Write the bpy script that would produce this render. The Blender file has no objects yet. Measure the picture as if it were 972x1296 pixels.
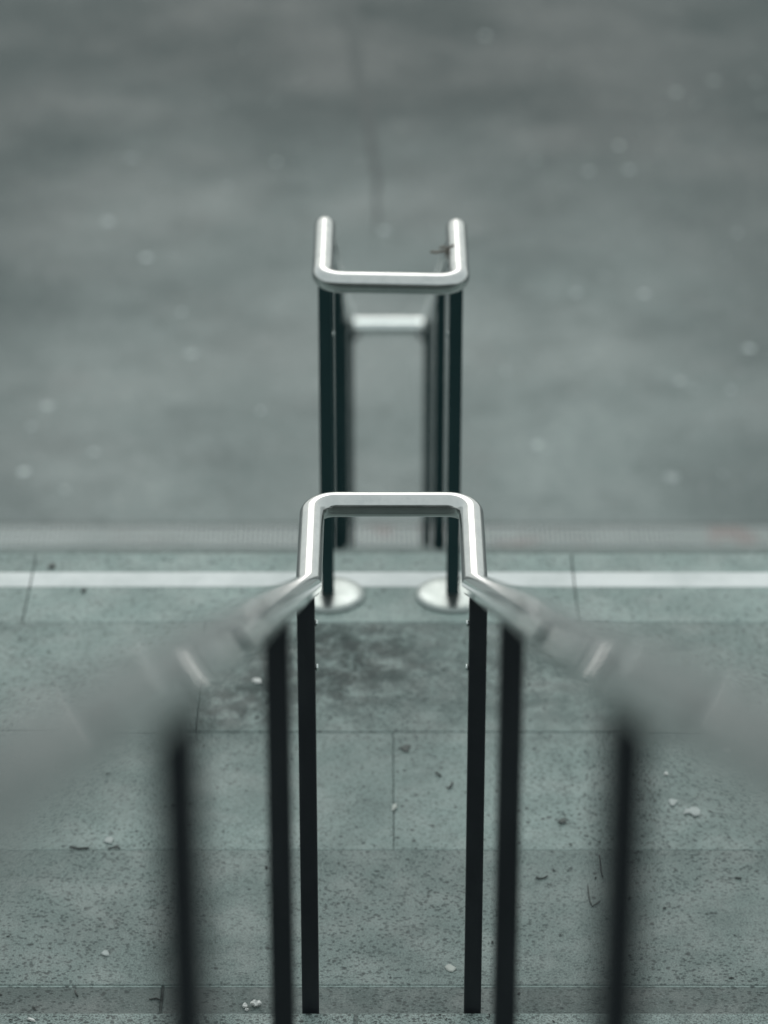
import bpy, bmesh, math, random
from mathutils import Vector, Matrix
random.seed(7)
R = math.radians
scene = bpy.context.scene
C = scene.collection

# ------------------------------------------------------------------ camera
CAM = Vector((-0.0117, 0.0, 3.7606))
PITCH, YAW, FPX = 0.4652, 0.0005, 4125.5
cam_data = bpy.data.cameras.new('camera')
cam = bpy.data.objects.new('camera', cam_data)
C.objects.link(cam)
cam.location = CAM
cam.rotation_euler = (math.pi/2 - PITCH, 0, YAW)
cam_data.sensor_fit = 'VERTICAL'
cam_data.sensor_height = 36.0
cam_data.lens = FPX/1296*36.0
cam_data.clip_start = 0.05
cam_data.clip_end = 2000
cam_data.dof.use_dof = True
cam_data.dof.focus_distance = 6.22
cam_data.dof.aperture_fstop = 2.35
cam_data.dof.aperture_blades = 0
scene.camera = cam

# ------------------------------------------------------------------ sky, sun, exposure
SUN_EL, SUN_ROT = R(36), R(-3)
world = bpy.data.worlds.new('World')
scene.world = world
world.use_nodes = True
wn = world.node_tree.nodes
wl = world.node_tree.links
wn.clear()
w_out = wn.new('ShaderNodeOutputWorld')
w_bg = wn.new('ShaderNodeBackground')
w_sky = wn.new('ShaderNodeTexSky')
w_sky.sky_type = 'NISHITA'
w_sky.sun_disc = False
w_sky.sun_elevation = SUN_EL
w_sky.sun_rotation = SUN_ROT
w_sky.air_density = 1.0
w_sky.dust_density = 4.0
w_mix = wn.new('ShaderNodeMix')
w_mix.data_type = 'RGBA'
w_mix.inputs['Factor'].default_value = 0.88           # overcast: mostly an even grey cloud layer
w_mix.inputs[7].default_value = (7.7, 8.6, 8.5, 1)
wl.new(w_sky.outputs[0], w_mix.inputs[6])
wl.new(w_mix.outputs[2], w_bg.inputs['Color'])
w_bg.inputs['Strength'].default_value = 0.10
wl.new(w_bg.outputs[0], w_out.inputs['Surface'])

sun_data = bpy.data.lights.new('sun', 'SUN')
sun_data.energy = 0.5
sun_data.angle = R(30)
sun_data.color = (1.0, 0.985, 0.97)
sun = bpy.data.objects.new('sun', sun_data)
C.objects.link(sun)
sdir = Vector((math.sin(SUN_ROT)*math.cos(SUN_EL), math.cos(SUN_ROT)*math.cos(SUN_EL), math.sin(SUN_EL)))
sun.rotation_euler = sdir.to_track_quat('Z', 'Y').to_euler()

scene.view_settings.view_transform = 'Standard'
scene.view_settings.look = 'None'
scene.view_settings.exposure = 0.12
scene.cycles.use_denoising = True
scene.cycles.max_bounces = 8

# ------------------------------------------------------------------ measured layout (metres)
W = 0.3059              # distance between the two tubes of a handrail
H = W/2
TR = 0.02415            # tube radius
SLOPE = math.tan(0.4723)
RAIL_Z = 0.9505
RISE, GO = 0.1578, 0.3092
NOSE1 = 5.075           # nosing of the first step above the landing
EDGE = 7.2645           # far edge of the landing
LOW = -2.4813           # level of the asphalt
LRISE = -LOW/16
LGO = LRISE/SLOPE
XW = 8.4                # half width of the stairs
YM1, L1 = 5.297, 0.3346
Y2, L2 = 6.7375, 0.34
YM2 = Y2 + L2
YE, ZE = 12.41, -1.637    # lower end of the farther handrail

def at(px, py, z):
    """point of the level z that the photograph shows at this pixel (972 x 1296)"""
    u, v = (px-486)/FPX, (648-py)/FPX
    d = Vector((u, math.cos(PITCH)+v*math.sin(PITCH), v*math.cos(PITCH)-math.sin(PITCH)))
    d = Matrix.Rotation(YAW, 3, 'Z') @ d
    t = (z-CAM.z)/d.z
    return CAM + d*t

# ------------------------------------------------------------------ material helpers
class Mat:
    def __init__(s, name):
        s.m = bpy.data.materials.new(name)
        s.m.use_nodes = True
        s.n, s.l = s.m.node_tree.nodes, s.m.node_tree.links
        s.b = s.n['Principled BSDF']
        s.geo = s.n.new('ShaderNodeNewGeometry')
        s.pos = s.geo.outputs['Position']
    def set(s, **k):
        for a, v in k.items():
            s.b.inputs[a.replace('_', ' ')].default_value = v
    def scaled(s, vec):
        mp = s.n.new('ShaderNodeMapping')
        mp.inputs['Scale'].default_value = vec
        s.l.new(s.pos, mp.inputs['Vector'])
        return mp.outputs[0]
    def noise(s, scale, detail=4, rough=.55, vec=None, dist=0.0):
        t = s.n.new('ShaderNodeTexNoise')
        t.inputs['Scale'].default_value = scale
        t.inputs['Detail'].default_value = detail
        t.inputs['Roughness'].default_value = rough
        t.inputs['Distortion'].default_value = dist
        s.l.new(vec or s.pos, t.inputs['Vector'])
        return t.outputs['Fac']
    def voro(s, scale, vec=None, out='Distance', rnd=1.0):
        t = s.n.new('ShaderNodeTexVoronoi')
        t.inputs['Scale'].default_value = scale
        t.inputs['Randomness'].default_value = rnd
        s.l.new(vec or s.pos, t.inputs['Vector'])
        return t.outputs[out]
    def ramp(s, fac, a, b, va=0.0, vb=1.0):
        t = s.n.new('ShaderNodeMapRange')
        t.interpolation_type = 'SMOOTHSTEP'
        t.inputs['From Min'].default_value = a
        t.inputs['From Max'].default_value = b
        t.inputs['To Min'].default_value = va
        t.inputs['To Max'].default_value = vb
        s.l.new(fac, t.inputs['Value'])
        return t.outputs[0]
    def math(s, op, a, b=None):
        t = s.n.new('ShaderNodeMath')
        t.operation = op
        for i, v in enumerate((a, b)):
            if v is None: continue
            if isinstance(v, (int, float)): t.inputs[i].default_value = v
            else: s.l.new(v, t.inputs[i])
        return t.outputs[0]
    def mix(s, fac, a, b, blend='MIX'):
        t = s.n.new('ShaderNodeMix')
        t.data_type = 'RGBA'
        t.blend_type = blend
        for key, v in ((0, fac), (6, a), (7, b)):
            if isinstance(v, (int, float)): t.inputs[key].default_value = v
            elif isinstance(v, tuple): t.inputs[key].default_value = (*v, 1)
            else: s.l.new(v, t.inputs[key])
        return t.outputs[2]
    def near(s, p, r0, r1, sx=1.0, sy=1.0):
        """1 inside r0 of the world point p, 0 beyond r1"""
        a = s.n.new('ShaderNodeVectorMath'); a.operation = 'SUBTRACT'
        s.l.new(s.pos, a.inputs[0]); a.inputs[1].default_value = p
        b = s.n.new('ShaderNodeVectorMath'); b.operation = 'MULTIPLY'
        s.l.new(a.outputs[0], b.inputs[0]); b.inputs[1].default_value = (sx, sy, 1)
        c = s.n.new('ShaderNodeVectorMath'); c.operation = 'LENGTH'
        s.l.new(b.outputs[0], c.inputs[0])
        return s.ramp(c.outputs['Value'], r0, r1, 1.0, 0.0)
    def rand(s):
        t = s.n.new('ShaderNodeObjectInfo')
        return t.outputs['Random']
    def color(s, c): s.l.new(c, s.b.inputs['Base Color'])
    def rough(s, f): s.l.new(f, s.b.inputs['Roughness'])
    def bump(s, h, strength=.3, dist=.002):
        t = s.n.new('ShaderNodeBump')
        t.inputs['Strength'].default_value = strength
        t.inputs['Distance'].default_value = dist
        s.l.new(h, t.inputs['Height'])
        s.l.new(t.outputs[0], s.b.inputs['Normal'])

def stone_material(name, tint, speck, stain=False, dirt=1.0):
    M = Mat(name)
    base = tint
    col = M.mix(M.ramp(M.noise(2.3, 5, .6), .3, .7), tuple(c*.84 for c in base), tuple(c*1.1 for c in base))
    # slab to slab difference of tone
    col = M.mix(M.ramp(M.rand(), 0, 1, .0, .34), col, tuple(c*.62 for c in base))
    # fine salt and pepper grain
    g = M.noise(300, 2, .6)
    col = M.mix(M.ramp(g, .36, .54, .50*min(speck, 1.5), 0), col, (.024, .036, .035))
    col = M.mix(M.ramp(g, .58, .72, 0, .22*min(speck, 1.5)), col, (.43, .51, .495))
    # open pores: dark pits of uneven size and density
    pores = M.ramp(M.voro(112, M.scaled((.85, 1.1, 1))), .27, .46, 1, 0)
    dens = M.ramp(M.noise(55, 3, .65), .38, .52)
    patch = M.ramp(M.noise(1.9, 3, .6), .28, .64, .25*min(1, speck), min(1, .35+.65*speck))
    pit = M.math('MULTIPLY', M.math('MULTIPLY', pores, dens), patch)
    col = M.mix(M.math('MULTIPLY', pit, .84), col, (.016, .024, .024))
    pores2 = M.math('MULTIPLY', M.ramp(M.voro(38), .12, .24, 1, 0), M.ramp(M.noise(23, 2, .5), .47, .56))
    col = M.mix(M.math('MULTIPLY', pores2, .8), col, (.018, .026, .026))
    # soiling in cloudy patches
    d = M.ramp(M.noise(7, 6, .68, dist=.6), .45, .80, 0, .38*dirt)
    col = M.mix(d, col, (.052, .070, .067))
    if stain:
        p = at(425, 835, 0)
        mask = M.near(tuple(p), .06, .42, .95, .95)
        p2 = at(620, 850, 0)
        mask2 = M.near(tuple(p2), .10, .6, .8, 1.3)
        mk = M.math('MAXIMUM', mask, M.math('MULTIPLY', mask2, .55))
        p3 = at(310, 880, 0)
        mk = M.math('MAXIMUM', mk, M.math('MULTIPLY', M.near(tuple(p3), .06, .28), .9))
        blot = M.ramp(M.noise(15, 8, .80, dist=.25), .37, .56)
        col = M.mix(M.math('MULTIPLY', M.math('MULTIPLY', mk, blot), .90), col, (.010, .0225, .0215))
    M.color(col)
    M.rough(M.ramp(M.noise(9, 3), .3, .7, .55, .80))
    h = M.math('SUBTRACT', M.math('MULTIPLY', g, .4), M.math('MULTIPLY', pit, 1.4))
    M.bump(h, .55, .0015)
    return M.m

STONE = (.236, .296, .280)
mat_slab = stone_material('landing_stone', STONE, .75, stain=True)
mat_nosing = stone_material('nosing_stone', tuple(c*1.24 for c in STONE), .45, dirt=.5)
mat_tread = stone_material('tread_stone', tuple(c*.92 for c in STONE), 1.5)
mat_slab_dark = stone_material('flecked_stone', tuple(c*.79 for c in STONE), 1.2)
mat_arris = stone_material('worn_edge_stone', tuple(c*1.25 for c in STONE), .5)
mat_border = stone_material('border_stone', tuple(c*.46 for c in STONE), 1.0)

M = Mat('joint_mortar')
M.color(M.mix(M.ramp(M.noise(25, 4), .35, .7), (.035, .04, .038), (.10, .115, .11)))
M.set(Roughness=.95)
mat_mortar = M.m

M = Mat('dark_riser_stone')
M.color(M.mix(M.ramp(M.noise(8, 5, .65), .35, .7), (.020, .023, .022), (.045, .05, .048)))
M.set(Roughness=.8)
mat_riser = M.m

M = Mat('pale_strip')
c = M.mix(M.ramp(M.noise(6, 5, .65), .35, .75), (.70, .72, .715), (.55, .58, .575))
c = M.mix(M.ramp(M.noise(60, 4, .7), .58, .78, 0, .5), c, (.25, .28, .275))
M.color(c); M.set(Roughness=.6)
mat_strip = M.m

M = Mat('worn_vignetted_asphalt')
c = M.mix(M.ramp(M.noise(.9, 5, .62, M.scaled((1, .55, 1)), dist=.4), .32, .72), (.226, .268, .259), (.340, .385, .374))
c = M.mix(M.ramp(M.noise(.33, 4, .6), .42, .72, 0, .5), c, (.125, .160, .158))
c = M.mix(M.ramp(M.noise(1.6, 4, .6, M.scaled((1, .9, 1))), .55, .8, 0, .45), c, (.29, .295, .288))
c = M.mix(M.ramp(M.noise(2.2, 5, .68, M.scaled((1, .9, 1)), dist=.5), .48, .68, 0, .42), c, (.11, .138, .135))
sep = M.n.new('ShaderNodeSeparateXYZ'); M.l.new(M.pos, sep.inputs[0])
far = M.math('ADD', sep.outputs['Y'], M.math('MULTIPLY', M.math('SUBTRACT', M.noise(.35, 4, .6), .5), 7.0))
c = M.mix(M.ramp(far, 11.8, 18.6, 0, .93), c, (.034, .051, .051))  # vignette painted into the colour: asphalt darkens with distance
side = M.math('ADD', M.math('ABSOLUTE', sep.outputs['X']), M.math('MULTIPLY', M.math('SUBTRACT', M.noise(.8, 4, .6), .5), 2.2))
c = M.mix(M.ramp(side, .7, 2.7, 0, .72), c, (.060, .084, .083))      # side vignette painted into the asphalt colour, middle left paler
c = M.mix(M.ramp(M.noise(140, 3, .7), .40, .60, .5, 0), c, (.05, .055, .055))
c = M.mix(M.ramp(M.voro(70, out='Color'), .80, .95, 0, .5), c, (.42, .44, .43))
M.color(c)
M.rough(M.ramp(M.noise(1.1, 4), .3, .75, .62, .85))
M.bump(M.noise(160, 3, .6), .5, .003)
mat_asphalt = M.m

M = Mat('bitumen_seam')
M.color(M.mix(M.noise(30, 4), (.03, .04, .04), (.07, .09, .09)))
M.set(Roughness=.7)
mat_seam = M.m

M = Mat('galvanised_grate')
c = M.mix(M.ramp(M.noise(3, 4), .3, .7), (.40, .445, .435), (.50, .54, .53))
sep = M.n.new('ShaderNodeSeparateXYZ'); M.l.new(M.pos, sep.inputs[0])
red = M.math('MULTIPLY', M.ramp(M.noise(4.2, 3, .6), .50, .66), M.ramp(sep.outputs['X'], -.7, .1, .05, .34))
c = M.mix(red, c, (.36, .14, .12))
M.color(c); M.set(Roughness=.55)
mat_grate = M.m
M = Mat('drain_dark')
M.color(M.mix(M.noise(20, 3), (.010, .011, .011), (.025, .028, .026)))
M.set(Roughness=.9)
mat_pit = M.m

M = Mat('brushed_steel')
sc = M.noise(60, 4, .7)
c = M.mix(M.ramp(M.noise(22, 4, .65), .35, .75), (.53, .53, .52), (.45, .46, .455))
c = M.mix(M.ramp(M.voro(160), .05, .10, .35, 0), c, (.25, .24, .22))
M.color(c)
M.set(Metallic=1.0)
M.rough(M.ramp(M.noise(35, 4, .7, M.scaled((1, .3, 1))), .3, .75, .16, .24))
M.set(Coat_Weight=1.0, Coat_Roughness=.008, Coat_IOR=1.6, Anisotropic=.9)
tg = M.n.new('ShaderNodeTangent'); tg.direction_type = 'UV_MAP'; tg.uv_map = 'UVMap'
M.l.new(tg.outputs[0], M.b.inputs['Tangent'])
mat_steel = M.m

M = Mat('satin_steel')
M.color(M.mix(M.ramp(M.noise(18, 4), .3, .7), (.34, .375, .365), (.29, .325, .315)))
M.set(Metallic=1.0)
M.rough(M.ramp(M.noise(25, 3), .3, .7, .28, .38))
mat_satin = M.m

M = Mat('dark_coated_steel')
c = M.mix(M.ramp(M.noise(14, 5, .65, M.scaled((1, 1, .25))), .4, .75), (.0125, .0150, .0190), (.020, .0240, .0280))
c = M.mix(M.ramp(M.voro(130), .04, .08, .5, 0), c, (.10, .11, .11))
M.color(c)
M.rough(M.ramp(M.noise(40, 3), .3, .7, .38, .52))
M.bump(M.noise(300, 2), .06, .0008)
mat_post = M.m
M = Mat('haze_tinted_post_steel')  # teal haze over the farther posts is put into their coat colour
M.color(M.mix(M.ramp(M.noise(14, 5, .65, M.scaled((1, 1, .25))), .4, .75), (.0045, .0270, .0300), (.008, .034, .037)))
M.rough(M.ramp(M.noise(40, 3), .3, .7, .38, .52))
mat_post_hazed = M.m
M = Mat('pale_satin_steel')
M.color(M.mix(M.ramp(M.noise(18, 4), .3, .7), (.86, .90, .885), (.78, .83, .815)))  # bright sky reflection of the lower loop put into a paler colour; screws share it
M.set(Metallic=1.0, Roughness=.20)
mat_pale_steel = M.m

def plain(name, col, rough=.7, var=.25, scale=60):
    M = Mat(name)
    M.color(M.mix(M.noise(scale, 3), tuple(c*(1-var) for c in col), tuple(min(1, c*(1+var)) for c in col)))
    M.set(Roughness=rough)
    return M.m
mat_gum = plain('old_gum', (.50, .52, .51))
M = Mat('pale_gum')
M.color(M.mix(M.math('POWER', M.rand(), 1.4), (.30, .335, .33), (.66, .71, .70)))
M.set(Roughness=.7)
mat_gum_pale = M.m
mat_gum_dim = plain('grey_gum', (.36, .39, .38))
mat_paper = plain('paper', (.66, .66, .64))
mat_twig = plain('twig_bark', (.040, .044, .042))
mat_dirt = plain('soft_dirt', (.075, .085, .08))
mat_leaf_pale = plain('dry_leaf', (.40, .42, .39))
mat_brown = plain('brown_tie', (.20, .175, .15))

# ------------------------------------------------------------------ mesh helpers
def link(name, me, mat, parent=None, loc=None):
    o = bpy.data.objects.new(name, me)
    if mat is not None and len(me.materials) == 0: me.materials.append(mat)
    C.objects.link(o)
    if parent is not None: o.parent = parent
    if loc is not None: o.location = loc
    return o

def done(bm, name, smooth=False):
    me = bpy.data.meshes.new(name)
    bmesh.ops.recalc_face_normals(bm, faces=bm.faces[:])
    if smooth:
        for f in bm.faces: f.smooth = True
    bm.to_mesh(me)
    bm.free()
    return me

def box_into(bm, x0, x1, y0, y1, z0, z1):
    vs = [bm.verts.new((x, y, z)) for z in (z0, z1) for y in (y0, y1) for x in (x0, x1)]
    for f in ((0, 2, 3, 1), (4, 5, 7, 6), (0, 1, 5, 4), (2, 6, 7, 3), (0, 4, 6, 2), (1, 3, 7, 5)):
        bm.faces.new([vs[i] for i in f])

def box_mesh(name, sx, sy, sz, bev=0.0, seg=1, top=True):
    """a block centred in x and y; its top (or its foot) lies at z = 0"""
    bm = bmesh.new()
    z = (-sz, 0) if top else (0, sz)
    box_into(bm, -sx/2, sx/2, -sy/2, sy/2, *z)
    if bev:
        bmesh.ops.bevel(bm, geom=bm.edges[:], offset=bev, segments=seg, profile=.5, affect='EDGES')
    return done(bm, name)

def empty(name, loc, label=None, cat=None, group=None, kind=None):
    o = bpy.data.objects.new(name, None)
    C.objects.link(o)
    o.location = loc
    if label: o['label'] = label
    if cat: o['category'] = cat
    if group: o['group'] = group
    if kind: o['kind'] = kind
    return o

def tag(o, label, cat, group=None):
    o['label'] = label; o['category'] = cat
    if group: o['group'] = group
    return o

def sweep(bm, pts, r, seg=48, n0=None, n1=None, caps=True):
    """round tube along pts; n0 / n1: normals of the planes in which its ends are cut (mitres)"""
    pts = [Vector(p) for p in pts]
    T = []
    for i in range(len(pts)):
        a = pts[max(i-1, 0)]; b = pts[min(i+1, len(pts)-1)]
        T.append((b-a).normalized())
    up = Vector((0, 0, 1))
    if abs(T[0].dot(up)) > .95: up = Vector((0, 1, 0))
    u = T[0].cross(up).normalized()
    rings = []
    for i, p in enumerate(pts):
        u = (u - T[i]*u.dot(T[i])).normalized()
        v = T[i].cross(u)
        ring = []
        for k in range(seg):
            a = 2*math.pi*k/seg
            q = p + (u*math.cos(a)+v*math.sin(a))*r
            nn = n0 if i == 0 else n1 if i == len(pts)-1 else None
            if nn is not None:
                q = q + T[i]*((p-q).dot(nn)/T[i].dot(nn))
            ring.append(bm.verts.new(q))
        rings.append(ring)
    uvl = bm.loops.layers.uv.get('UVMap') or bm.loops.layers.uv.new('UVMap')           # u runs along the tube: the direction across its circular brush marks
    db = 0.0
    for i, (a, b) in enumerate(zip(rings, rings[1:])):
        da, db = db, db + (pts[i+1]-pts[i]).length
        for k in range(seg):
            f = bm.faces.new((a[k], a[(k+1) % seg], b[(k+1) % seg], b[k]))
            f.smooth = True
            for lo, q in zip(f.loops, ((da, k), (da, k+1), (db, k+1), (db, k))):
                lo[uvl].uv = (q[0], q[1]/seg*2*math.pi*r)
    if caps:
        for ring in (rings[0], rings[-1]):
            bm.faces.new(ring)

def straight(a, b, n):
    a, b = Vector(a), Vector(b)
    return [a.lerp(b, i/n) for i in range(n+1)]

def tube_mesh(name, pts, r, seg=48, n0=None, n1=None, caps=True):
    bm = bmesh.new()
    sweep(bm, pts, r, seg, n0, n1, caps)
    me = bpy.data.meshes.new(name)
    bmesh.ops.recalc_face_normals(bm, faces=bm.faces[:])
    bm.to_mesh(me); bm.free()
    return me

# ------------------------------------------------------------------ asphalt and drain
asphalt = empty('asphalt', (0, 0, LOW), kind='structure')
bm = bmesh.new()
vs = [bm.verts.new(p) for p in ((-600, -300, 0), (600, -300, 0), (600, 900, 0), (-600, 900, 0))]
bm.faces.new(vs)
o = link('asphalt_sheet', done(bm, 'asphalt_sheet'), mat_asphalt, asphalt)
o['kind'] = 'structure'

# dark seam wandering up the asphalt
seam_px = [(438, -30), (444, 10), (449, 50), (452, 90), (463, 130), (468, 165), (472, 195), (478, 225), (476, 250), (478, 275), (474, 300), (470, 325)]
bm = bmesh.new()
prev = None
for i, (px, py) in enumerate(seam_px):
    p = at(px, py, LOW)
    w = .045*max(.12, 1 - .085*i) + random.uniform(-.006, .006)
    a = bm.verts.new((p.x-w, p.y, .004)); b = bm.verts.new((p.x+w, p.y, .004))
    if prev: bm.faces.new((prev[0], prev[1], b, a))
    prev = (a, b)
link('crack', done(bm, 'crack'), mat_seam, asphalt)

# trodden gum, pale, all over the asphalt
def blob_mesh(name, r, h, n=9, jit=.25):
    bm = bmesh.new()
    ring0, ring1 = [], []
    for k in range(n):
        a = 2*math.pi*k/n
        q = r*random.uniform(1-jit, 1+jit)
        ring0.append(bm.verts.new((q*math.cos(a), q*math.sin(a), 0)))
        ring1.append(bm.verts.new((q*.75*math.cos(a), q*.75*math.sin(a), h)))
    for k in range(n):
        bm.faces.new((ring0[k], ring0[(k+1) % n], ring1[(k+1) % n], ring1[k]))
    bm.faces.new(ring1)
    return done(bm, name)
gum_px = [(166, 200, 1.0), (148, 201, .6), (137, 280, 1.2), (185, 326, 1.1), (350, 205, .9), (288, 236, .6), (280, 130, .7), (348, 128, .6),
          (614, 45, 1.0), (856, 117, 1.0), (903, 102, 1.0), (957, 104, .9), (966, 131, .8), (881, 131, .6), (783, 184, .9), (745, 217, .9),
          (796, 215, 1.0), (678, 203, .6), (486, 292, 1.0), (625, 240, .5), (815, 372, 1.25), (933, 295, .9), (917, 325, .8), (729, 371, .8),
          (948, 441, 1.2), (742, 461, 1.1), (860, 482, 1.1), (879, 492, 1.0), (925, 494, .7), (242, 448, 1.0), (60, 514, 1.25), (40, 540, .8),
          (118, 572, 1.2), (30, 597, .9), (82, 620, .8), (850, 604, 1.1), (680, 563, .9), (88, 460, .7), (205, 38, .5), (640, 470, .6),
          (765, 350, .7), (680, 385, .6), (520, 560, .5), (330, 520, .5), (915, 600, .5), (230, 395, .6), (310, 60, .5), (700, 80, .5)]
blobs = [blob_mesh('gum_spot', .022, .003) for _ in range(6)]
for i, (px, py, s) in enumerate(gum_px):
    p = at(px, py, LOW)
    o = link('gum_spot', blobs[i % 6], mat_gum_pale, asphalt, (p.x, p.y, .0006))
    q = s*random.uniform(.75, 1.2)
    o.scale = (q*random.uniform(.8, 1.35), q, 1); o.rotation_euler.z = random.uniform(0, 6)

# drain along the foot of the lower flight
yd0, yd1 = at(486, 703, LOW).y, at(486, 669.5, LOW).y
drain = empty('drain', (0, 0, LOW), kind='structure')
bm = bmesh.new()
box_into(bm, -XW, XW, yd0-.012, yd0, .004, .012)
box_into(bm, -XW, XW, yd1, yd1+.022, .004, .012)
link('drain_frame', done(bm, 'drain_frame'), mat_pit, drain)
bm = bmesh.new()
box_into(bm, -XW, XW, yd0, yd1, .002, .0045)
link('drain_channel', done(bm, 'drain_channel'), mat_pit, drain)
bm = bmesh.new()
pitch = .0208
n = int(2*6.2/pitch)
for k in range(n):
    x = -6.2 + k*pitch
    box_into(bm, x, x+.0112, yd0, yd1, .006, .0165)
for k in range(4):
    y = yd0 + (k+.5)*(yd1-yd0)/4
    box_into(bm, -XW, XW, y-.003, y+.003, .0062, .0112)
o = link('grate_bars', done(bm, 'grate_bars'), mat_grate, drain)
o['kind'] = 'stuff'

# ------------------------------------------------------------------ landing
landing = empty('landing', (0, 0, 0), kind='structure')
bm = bmesh.new()
box_into(bm, -XW, XW, NOSE1-.6, EDGE-.006, -.30, -.0035)
o = link('mortar_bed', done(bm, 'mortar_bed'), mat_mortar, landing)

GAP = .0026
def row(parent, name, y0, y1, z, joint_px, joint_py, width, mat, gap=GAP, thick=.055, bev=.0025, child=None, xlim=XW):
    """one row of slabs; a joint stands where the photograph shows it"""
    x = at(joint_px, joint_py, z).x
    while x - width > -xlim: x -= width
    spec = {}
    a = -xlim
    edges = [a]
    while x < xlim:
        if x > a + .05: edges.append(x)
        x += width
    edges.append(xlim)
    for a, b in zip(edges, edges[1:]):
        sx = round(b-a-gap, 4)
        if sx not in spec: spec[sx] = box_mesh(name, sx, y1-y0-gap, thick, bev, 2)
        o = link(name, spec[sx], mat, parent, ((a+b)/2, (y0+y1)/2, z+random.uniform(-.0012, .0012)))
        o.rotation_euler = (random.uniform(-.0006, .0006), random.uniform(-.0004, .0004), random.uniform(-.0004, .0004))
        if child: child(o, sx)

Y1075, Y926, Y787 = 5.8886, 6.3819, 6.9001
Y1247 = at(486, 1247, 0).y
edges_made = {}
def add_edge(stone, sx):
    if sx not in edges_made: edges_made[sx] = box_mesh('worn_edge', sx-.001, .0045, .004, .0008, 1)
    link('worn_edge', edges_made[sx], mat_arris, stone, (0, (Y1247-NOSE1+.06)/2-.0052, .0008))
row(landing, 'border_stone', NOSE1-.06, Y1247, 0, 205, 1263, 1.5, mat_border, gap=.005, bev=.004, child=add_edge)
row(landing, 'paving_slab', Y1247, Y1075, 0, 1080, 1130, 1.80, mat_slab_dark)
row(landing, 'paving_slab', Y1075, Y926, 0, 498, 1000, 1.40, mat_slab, gap=.0012)
row(landing, 'paving_slab', Y926, Y787, 0, 253, 860, 1.40, mat_slab)
SY0, SY1 = 7.0827, 7.1590
strips = {}
def add_strip(stone, sx):
    if sx not in strips: strips[sx] = box_mesh('pale_strip', sx-.002, SY1-SY0, .010, .001, 1)
    s = link('pale_strip', strips[sx], mat_strip, stone, (0, (SY0+SY1)/2-(Y787+EDGE)/2, .0012))
wn_ = at(727, 740, 0).x - at(38, 740, 0).x
row(landing, 'nosing_stone', Y787, EDGE, 0, 38, 740, wn_, mat_nosing, bev=.004, child=add_strip, thick=.10, gap=.0016)

# ------------------------------------------------------------------ upper stairs
upper = empty('upper_stairs', (0, NOSE1, 0), kind='structure')
NUP = 22
def up_nose(k): return NOSE1 - GO*(k-1)
bm = bmesh.new()
for k in range(1, NUP+1):
    y1 = up_nose(k) - .02
    box_into(bm, -XW, XW, y1-GO-.05 if k < NUP else y1-6, y1, -.3, RISE*k-.052)
o = link('step_core', done(bm, 'step_core'), mat_riser); o.parent = upper; o.location = (0, -NOSE1, 0)
def tread_row(k, jp, jy, width):
    y1 = up_nose(k)
    holder = upper
    x = at(jp, jy, RISE*k).x
    n0 = set(C.objects)
    row(upper, 'tread_stone', y1-GO-.02, y1, RISE*k, jp, jy, width, mat_tread, gap=.006, thick=.05, bev=.004)
    for ob in C.objects:
        if ob not in n0: ob.location.y -= NOSE1
for k in range(1, 9): tread_row(k, 487 - 37*(k % 3), 1290, 1.5)
bm = bmesh.new()
for k in range(9, NUP+1):
    y1 = up_nose(k)
    box_into(bm, -XW, XW, y1-GO-.02 if k < NUP else y1-6, y1, RISE*k-.05, RISE*k)
bmesh.ops.translate(bm, verts=bm.verts[:], vec=(0, -NOSE1, 0))
link('upper_treads', done(bm, 'upper_treads'), mat_tread, upper)

# ------------------------------------------------------------------ lower stairs (hidden behind the landing's edge, seen from the side)
lower = empty('lower_stairs', (0, EDGE, 0), kind='structure')
bm = bmesh.new()
for k in range(1, 16):
    y0 = (k-1)*LGO
    box_into(bm, -XW, XW, y0-.006, y0+LGO-.012, LOW-.2, -LRISE*k-.05)
link('step_core', done(bm, 'step_core'), mat_riser, lower)
bm = bmesh.new()
for k in range(1, 16):
    y0 = (k-1)*LGO
    box_into(bm, -XW, XW, y0-.002, y0+LGO, -LRISE*k-.05, -LRISE*k)
link('lower_treads', done(bm, 'lower_treads'), mat_tread, lower)

# ------------------------------------------------------------------ handrails
POST = .0318
post_meshes = {}
def post(parent, origin, x, y, ztop, zfoot, plate=False, screws=()):
    h = (round(ztop-zfoot, 3), y > 6)
    if h not in post_meshes:
        post_meshes[h] = box_mesh('post', POST, POST, h[0], .0022, 2, top=False)
    p = link('post', post_meshes[h], mat_post_hazed if y > 6 else mat_post, parent, Vector((x, y, zfoot))-origin)
    if plate:
        pl = link('base_plate', plate_me, mat_satin, parent, Vector((x, y, zfoot))-origin)
    for zs in screws:
        s = link('screw', screw_me, mat_pale_steel, p, (-math.copysign(POST/2, x), -.006, zs-zfoot))
        s.rotation_euler = (0, math.copysign(math.pi/2, -x), 0)
        s.scale = (1.5, 1.5, 1.4)
    return p

# round cover plate: a flat dish with a soft rim
bm = bmesh.new()
prof = [(0.0, .012), (.030, .012), (.060, .0105), (.078, .0085), (.087, .006), (.091, .003), (.0915, 0)]
N = 48
rings = []
for r_, z_ in prof[1:]:
    rings.append([bm.verts.new((r_*math.cos(2*math.pi*k/N), r_*math.sin(2*math.pi*k/N), z_)) for k in range(N)])
cvert = bm.verts.new((0, 0, prof[0][1]))
for k in range(N): bm.faces.new((cvert, rings[0][k], rings[0][(k+1) % N]))
for a, b in zip(rings, rings[1:]):
    for k in range(N): bm.faces.new((a[k], b[k], b[(k+1) % N], a[(k+1) % N]))
plate_me = done(bm, 'base_plate', True)
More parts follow.
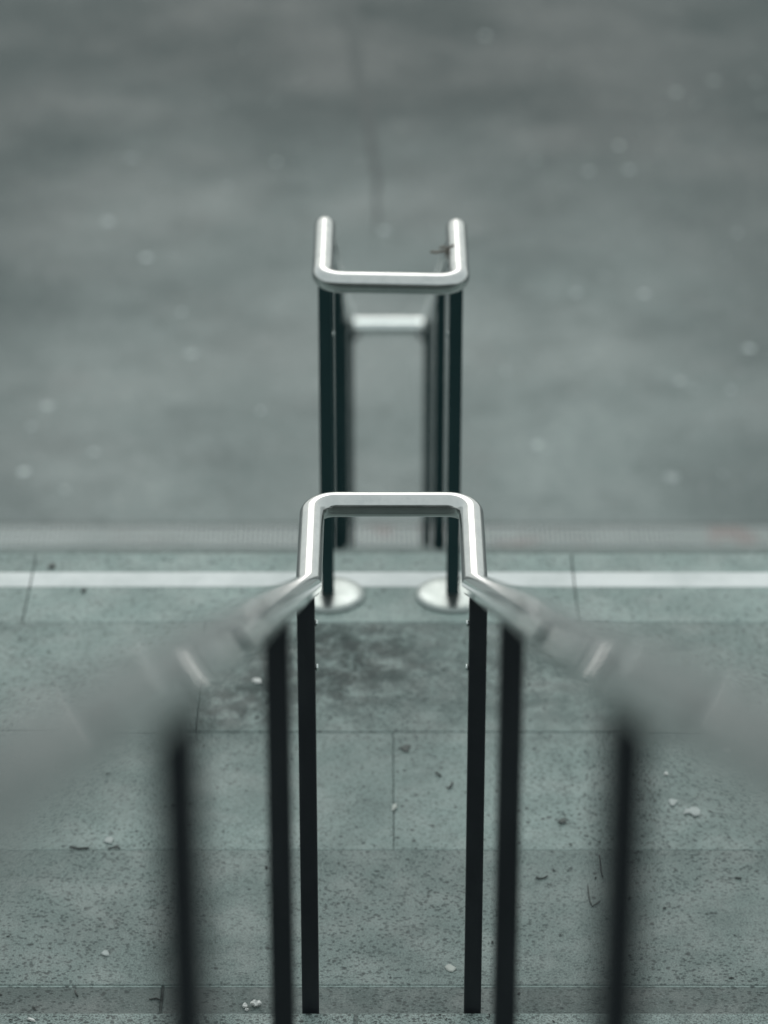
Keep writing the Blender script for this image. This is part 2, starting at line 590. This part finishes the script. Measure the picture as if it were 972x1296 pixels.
# screw head: low dome on a short shank, pointing along +z
bm = bmesh.new()
prof = [(.0030, 0), (.0030, .0010), (.0046, .0012), (.0043, .0030), (.0026, .0040)]
rings = [[bm.verts.new((r_*math.cos(2*math.pi*k/10), r_*math.sin(2*math.pi*k/10), z_)) for k in range(10)] for r_, z_ in prof]
for a, b in zip(rings, rings[1:]):
    for k in range(10): bm.faces.new((a[k], b[k], b[(k+1) % 10], a[(k+1) % 10]))
bm.faces.new(rings[-1])
screw_me = done(bm, 'screw', True)

BEND = .047
def loop_path(ym, yc, z, skew=0.0, BEND=BEND):
    """from the left mitre along the left arm, across, and back along the right arm"""
    s = 1 if yc > ym else -1
    A = Vector((-H, ym+skew, z)); B = Vector((-H, yc+skew, z)); Cc = Vector((H, yc-skew, z)); D = Vector((H, ym-skew, z))
    pts = straight(A, B-Vector((0, s*BEND, 0)), 6)
    def arc(P, d0, d1):
        out = []
        for i in range(1, 14):
            a = math.pi/2*i/14
            out.append(P + d0*(-BEND)*(1-math.sin(a)) + d1*BEND*(1-math.cos(a)))
        return out
    across = (Cc-B).normalized()
    pts += arc(B, Vector((0, s, 0)), across)
    pts += straight(B+across*BEND, Cc-across*BEND, 6)
    pts += arc(Cc, across, Vector((0, -s, 0)))
    pts += straight(Cc-Vector((0, s*BEND, 0)), D, 6)
    return pts

def local(pts, o): return [p-o for p in pts]
def mitre(d0, d1): return (Vector(d0).normalized()+Vector(d1).normalized()).normalized()

def slope_bend(p, d0, d1, r, n=14):
    """points of a round bend at p between the directions d0 and d1"""
    d0, d1 = Vector(d0).normalized(), Vector(d1).normalized()
    a = d0.angle(d1); t = r*math.tan(a/2)
    c = p - d0*t + (d1-d0*d1.dot(d0)).normalized()*r
    ax = d0.cross(d1).normalized()
    return [c + Matrix.Rotation(a*i/n, 3, ax) @ (p-d0*t-c) for i in range(n+1)]

def handrail(origin, label, y_top, z_top, y_bot, z_bot, ext_top, ext_bot, skew_top=0.0, round_top=False):
    """two tubes down one flight, joined by a level loop at the top and at the bottom"""
    origin = Vector(origin)
    root = empty('stair_handrail', origin, label, 'handrail', 'steel handrails in the middle of the stairs')
    down = Vector((0, y_bot-y_top, z_bot-z_top)).normalized()
    fwd = Vector((0, 1, 0))
    n = mitre(fwd, down)
    t0 = .075*math.tan(fwd.angle(down)/2)      # a round bend starts this far before the corner
    def lp(ym, yc, z, sk):
        pts = loop_path(ym, yc, z, sk, .036 if round_top and ym == y_bot else BEND)
        m = None if (round_top and ym == y_top) else n
        if m is None: pts = straight(pts[0]-Vector((0, t0, 0)), pts[1], 2)[:-1] + pts[1:-1] + [pts[-1]-Vector((0, t0, 0))]
        pale = round_top and ym == y_bot
        link('end_loop', tube_mesh('end_loop', local(pts, origin), 0.034 if pale else TR, 64, m, m, False), mat_pale_steel if pale else mat_steel, root)
    lp(y_top, y_top-ext_top, z_top, skew_top)
    lp(y_bot, y_bot+ext_bot, z_bot, 0)
    for sx in (-1, 1):
        sk = -sx*skew_top
        a, b = Vector((sx*H, y_top+sk, z_top)), Vector((sx*H, y_bot, z_bot))
        if round_top:
            bend = slope_bend(a, fwd, down, .075)
            pts = bend + straight(bend[-1], b, 40)[1:]
            link('sloping_rail', tube_mesh('sloping_rail', local(pts, origin), TR, 64, None, n, False), mat_steel, root)
        else:
            pts = straight(a, b, 40)
            link('sloping_rail', tube_mesh('sloping_rail', local(pts, origin), TR, 64, n, n, False), mat_steel, root)
    return root, origin

y_t1 = up_nose(NUP) - .187
z_t1 = RAIL_Z + (YM1-y_t1)*SLOPE
near_rail, no = handrail((0, 5.095, 0), 'nearer handrail, two steel tubes running down towards its sharp square end loop in mid picture',
                         y_t1, z_t1, YM1, RAIL_Z, .34, L1)
def rail_z(y, ym, zm): return zm + (ym-y)*SLOPE
def step_z(y):
    if y > NOSE1: return 0
    k = 1 + math.floor((NOSE1-y)/GO)
    return RISE*min(k, NUP)
for y, scr in ((5.095, (.985, .895)), (3.7195, ()), (1.9198, ()), (-.10, ())):
    for sx in (-1, 1):
        zt = rail_z(y, YM1, RAIL_Z)
        post(near_rail, no, sx*H, y, zt-.012, step_z(y)+.0015, False, scr)

far_rail, fo = handrail((0, 7.0352, 0), 'farther handrail on round base plates, its U loop and a lower pale crossbar facing us',
                        YM2, RAIL_Z, YE, ZE, L2, .062, .0072, True)
SLOPE2 = (RAIL_Z-ZE)/(YE-YM2)
for y, zt, zf, pl, scr in ((7.0352, RAIL_Z-.004, 0.0022, True, (.86, .70)),
                      (8.8763, None, None, False, ()), (11.1621, None, None, False, ()), (11.55, None, None, False, ())):
    for sx in (-1, 1):
        if zt is None:
            zt_ = RAIL_Z-(y-YM2)*SLOPE2-.012
            zf_ = -LRISE*(1+math.floor((y-EDGE)/LGO))+.0015
        else: zt_, zf_ = zt, zf
        post(far_rail, fo, sx*H, y, zt_, zf_, pl, scr)

# brown tie twisted round the right arm of the farther handrail
t = empty('wire_tie', (H, at(566, 322, RAIL_Z).y, RAIL_Z), 'short brown tie twisted round the right arm of the farther handrail loop', 'tie')
bm = bmesh.new()
ring = [Vector((math.cos(a)*(TR+.0012), math.sin(3*a)*.002, math.sin(a)*(TR+.0012))) for a in [1.9+3.2*k/24 for k in range(25)]]
sweep(bm, ring, .0022, 8)
link('tie_band', done(bm, 'tie_band', True), mat_brown, t)
bm = bmesh.new()
sweep(bm, [Vector(p) for p in ((-.022, 0, .006), (-.034, -.003, .010), (-.048, -.002, .006), (-.062, -.004, .008))], .0036, 8)
sweep(bm, [Vector(p) for p in ((-.022, 0, .012), (-.031, .004, .018), (-.042, .003, .015))], .0028, 8)
link('tie_end', done(bm, 'tie_end', True), mat_brown, t)

# ------------------------------------------------------------------ litter
def flake(px, py, z, sx, sy, h, mat, name, label, cat, group=None, jit=.3, n=9):
    p = at(px, py, z)
    o = link(name, blob_mesh(name, 1.0, 1.0, n, jit), mat, None, (p.x, p.y, z+.0018))
    o.scale = (sx, sy, h)
    o.rotation_euler.z = random.uniform(-.5, .5)
    return tag(o, label, cat, group)
def crumple(px, py, z, r, h, label):
    p = at(px, py, z)
    bm = bmesh.new()
    bmesh.ops.create_icosphere(bm, subdivisions=2, radius=1)
    for v in bm.verts:
        v.co = Vector((v.co.x*r, v.co.y*r*.9, (v.co.z+.9)*h*.55)) * random.uniform(.62, 1.15)
    o = link('paper_scrap', done(bm, 'paper_scrap'), mat_paper, None, (p.x, p.y, z))
    return tag(o, label, 'paper scrap')
crumple(324, 1273, 0, .0105, .014, 'largest white crumpled scrap on the darker border stones, between the left posts')
crumple(310, 1275, 0, .0065, .009, 'middling white scrap just left of the largest scrap')
crumple(312, 1279, 0, .0042, .006, 'tiny white crumb below the middling scrap')
flake(570, 1226, 0, .0105, .0135, .002, mat_leaf_pale, 'leaf_flake', 'pale rounded leaf flake lying beside the foot of the right sharp post', 'leaf')
flake(922, 948, 0, .0105, .009, .003, mat_paper, 'gum_spot', 'bright white oval gum spot near the right edge, below the blurred rail', 'gum')
flake(843, 980, 0, .006, .007, .003, mat_paper, 'gum_spot', 'small round white gum spot right of the most blurred right post', 'gum')
flake(875, 1027, 0, .016, .016, .0015, mat_gum_dim, 'gum_spot', 'wide pale smeared gum patch below the small white spot', 'gum', jit=.5, n=11)
flake(852, 1016, 0, .010, .012, .0012, mat_gum_dim, 'gum_spot', 'dim grey gum stain just left of the wide pale smear', 'gum')
flake(499, 1022, 0, .006, .014, .002, mat_leaf_pale, 'leaf_flake', 'small pale leaf flake on the joint between the two middle slabs', 'leaf')
flake(138, 1063, 0, .010, .014, .0015, mat_gum_dim, 'gum_spot', 'pale gum patch above the short dark twig at lower left', 'gum')
flake(134, 1207, 0, .008, .010, .0015, mat_gum_dim, 'gum_spot', 'pale gum patch ringed by dark crumbs at bottom left', 'gum')
flake(326, 863, 0, .013, .009, .004, mat_paper, 'paper_scrap', 'small white scrap left of the blurred second left post', 'paper scrap', jit=.15)
flake(606, 1013, 0, .005, .006, .002, mat_leaf_pale, 'leaf_flake', 'thin pale leaf flake between the two right posts', 'leaf')
flake(40, 1292, RISE, .010, .003, .003, mat_paper, 'paper_scrap', 'flat white sliver on the nearest step at bottom left corner', 'paper scrap', jit=.1)
flake(66, 717, 0, .010, .016, .003, mat_dirt, 'dirt_clod', 'dark clod beyond the pale strip at far left', 'dirt clod')
flake(106, 748, 0, .006, .009, .003, mat_twig, 'dirt_clod', 'smaller dark clod on the near side of the pale strip', 'dirt clod')
flake(712, 1040, 0, .011, .008, .003, mat_dirt, 'dirt_clod', 'dark jagged crumb right of the second right post', 'dirt clod', jit=.5)
flake(513, 947, 0, .013, .017, .0012, mat_dirt, 'dirt_clod', 'dark soft clod on the middle slab just beyond its joint', 'dirt clod', jit=.4)

def twig(pxs, z, r, label):
    pts = [at(px, py, z) for px, py in pxs]
    o0 = pts[0].copy()
    q = []
    for a, b in zip(pts, pts[1:]):
        q += [a.lerp(b, t) for t in (0, .5)]
    q.append(pts[-1])
    q = [p-o0+Vector((random.uniform(-.0008, .0008), random.uniform(-.001, .001), r*.6+random.uniform(0, r*.5))) for p in q]
    bm = bmesh.new(); sweep(bm, q, r, 7)
    o = link('twig', done(bm, 'twig', True), mat_twig, None, (o0.x, o0.y, z+.001))
    return tag(o, label, 'twig')
twig([(88, 1073), (100, 1075), (113, 1075)], 0, .0024, 'short straight dark twig lying on the slab joint at lower left')
twig([(137, 1075), (146, 1073), (152, 1075)], 0, .0018, 'tiny dark twig just right of the straight one')
twig([(744, 1122), (746, 1140), (750, 1148), (760, 1142)], 0, .0012, 'hooked dark twig left of the blurred right post')
twig([(759, 1083), (761, 1096), (763, 1110)], 0, .0014, 'upright dark twig touching the blurred right post')
twig([(679, 1112), (686, 1113), (693, 1110)], 0, .0018, 'thin bowed twig right of the second right post')
twig([(551, 979), (558, 983)], 0, .0022, 'stubby dark twig on the slab left of the sharp right post')
twig([(566, 999), (571, 997), (573, 991)], 0, .0021, 'curled dark twig close beside the sharp right post')
twig([(930, 1112), (938, 1113)], 0, .0019, 'short dark twig near the right edge of the slab')
twig([(189, 1266), (198, 1264), (206, 1267)], 0, .0014, 'hair thin twig beside the dark open joint of the border stones')
twig([(95, 1255), (98, 1262)], 0, .0016, 'tiny dark twig on the border stones at far left')

# crumbs of leaf and grit, uncounted
bm = bmesh.new()
for i in range(300):
    z = 0
    if i < 240:
        x, y = random.uniform(-1.6, 1.6), random.uniform(NOSE1+.06, Y787)
    else:
        x, y = random.uniform(-1.0, 1.0), random.uniform(up_nose(1)-.26, up_nose(1)-.01); z = RISE
    s = random.choice((.0012, .0015, .002, .0028))*random.uniform(.7, 1.2)
    a = random.uniform(0, 6.28); l = random.uniform(1, 2.6)
    v = []
    for cx, cy in ((-l, -.7), (l*.8, -1), (l, .6), (-l*.7, 1)):
        v.append(bm.verts.new((x+s*(cx*math.cos(a)-cy*math.sin(a)), y+s*(cx*math.sin(a)+cy*math.cos(a)), z+.0016)))
    tpt = bm.verts.new((x, y, z+.0016+s))
    for k in range(4): bm.faces.new((v[k], v[(k+1) % 4], tpt))
o = link('grit', done(bm, 'grit'), mat_twig)
o['kind'] = 'stuff'; o['label'] = 'dark crumbs of grit and leaf scattered over slabs and step'; o['category'] = 'grit'
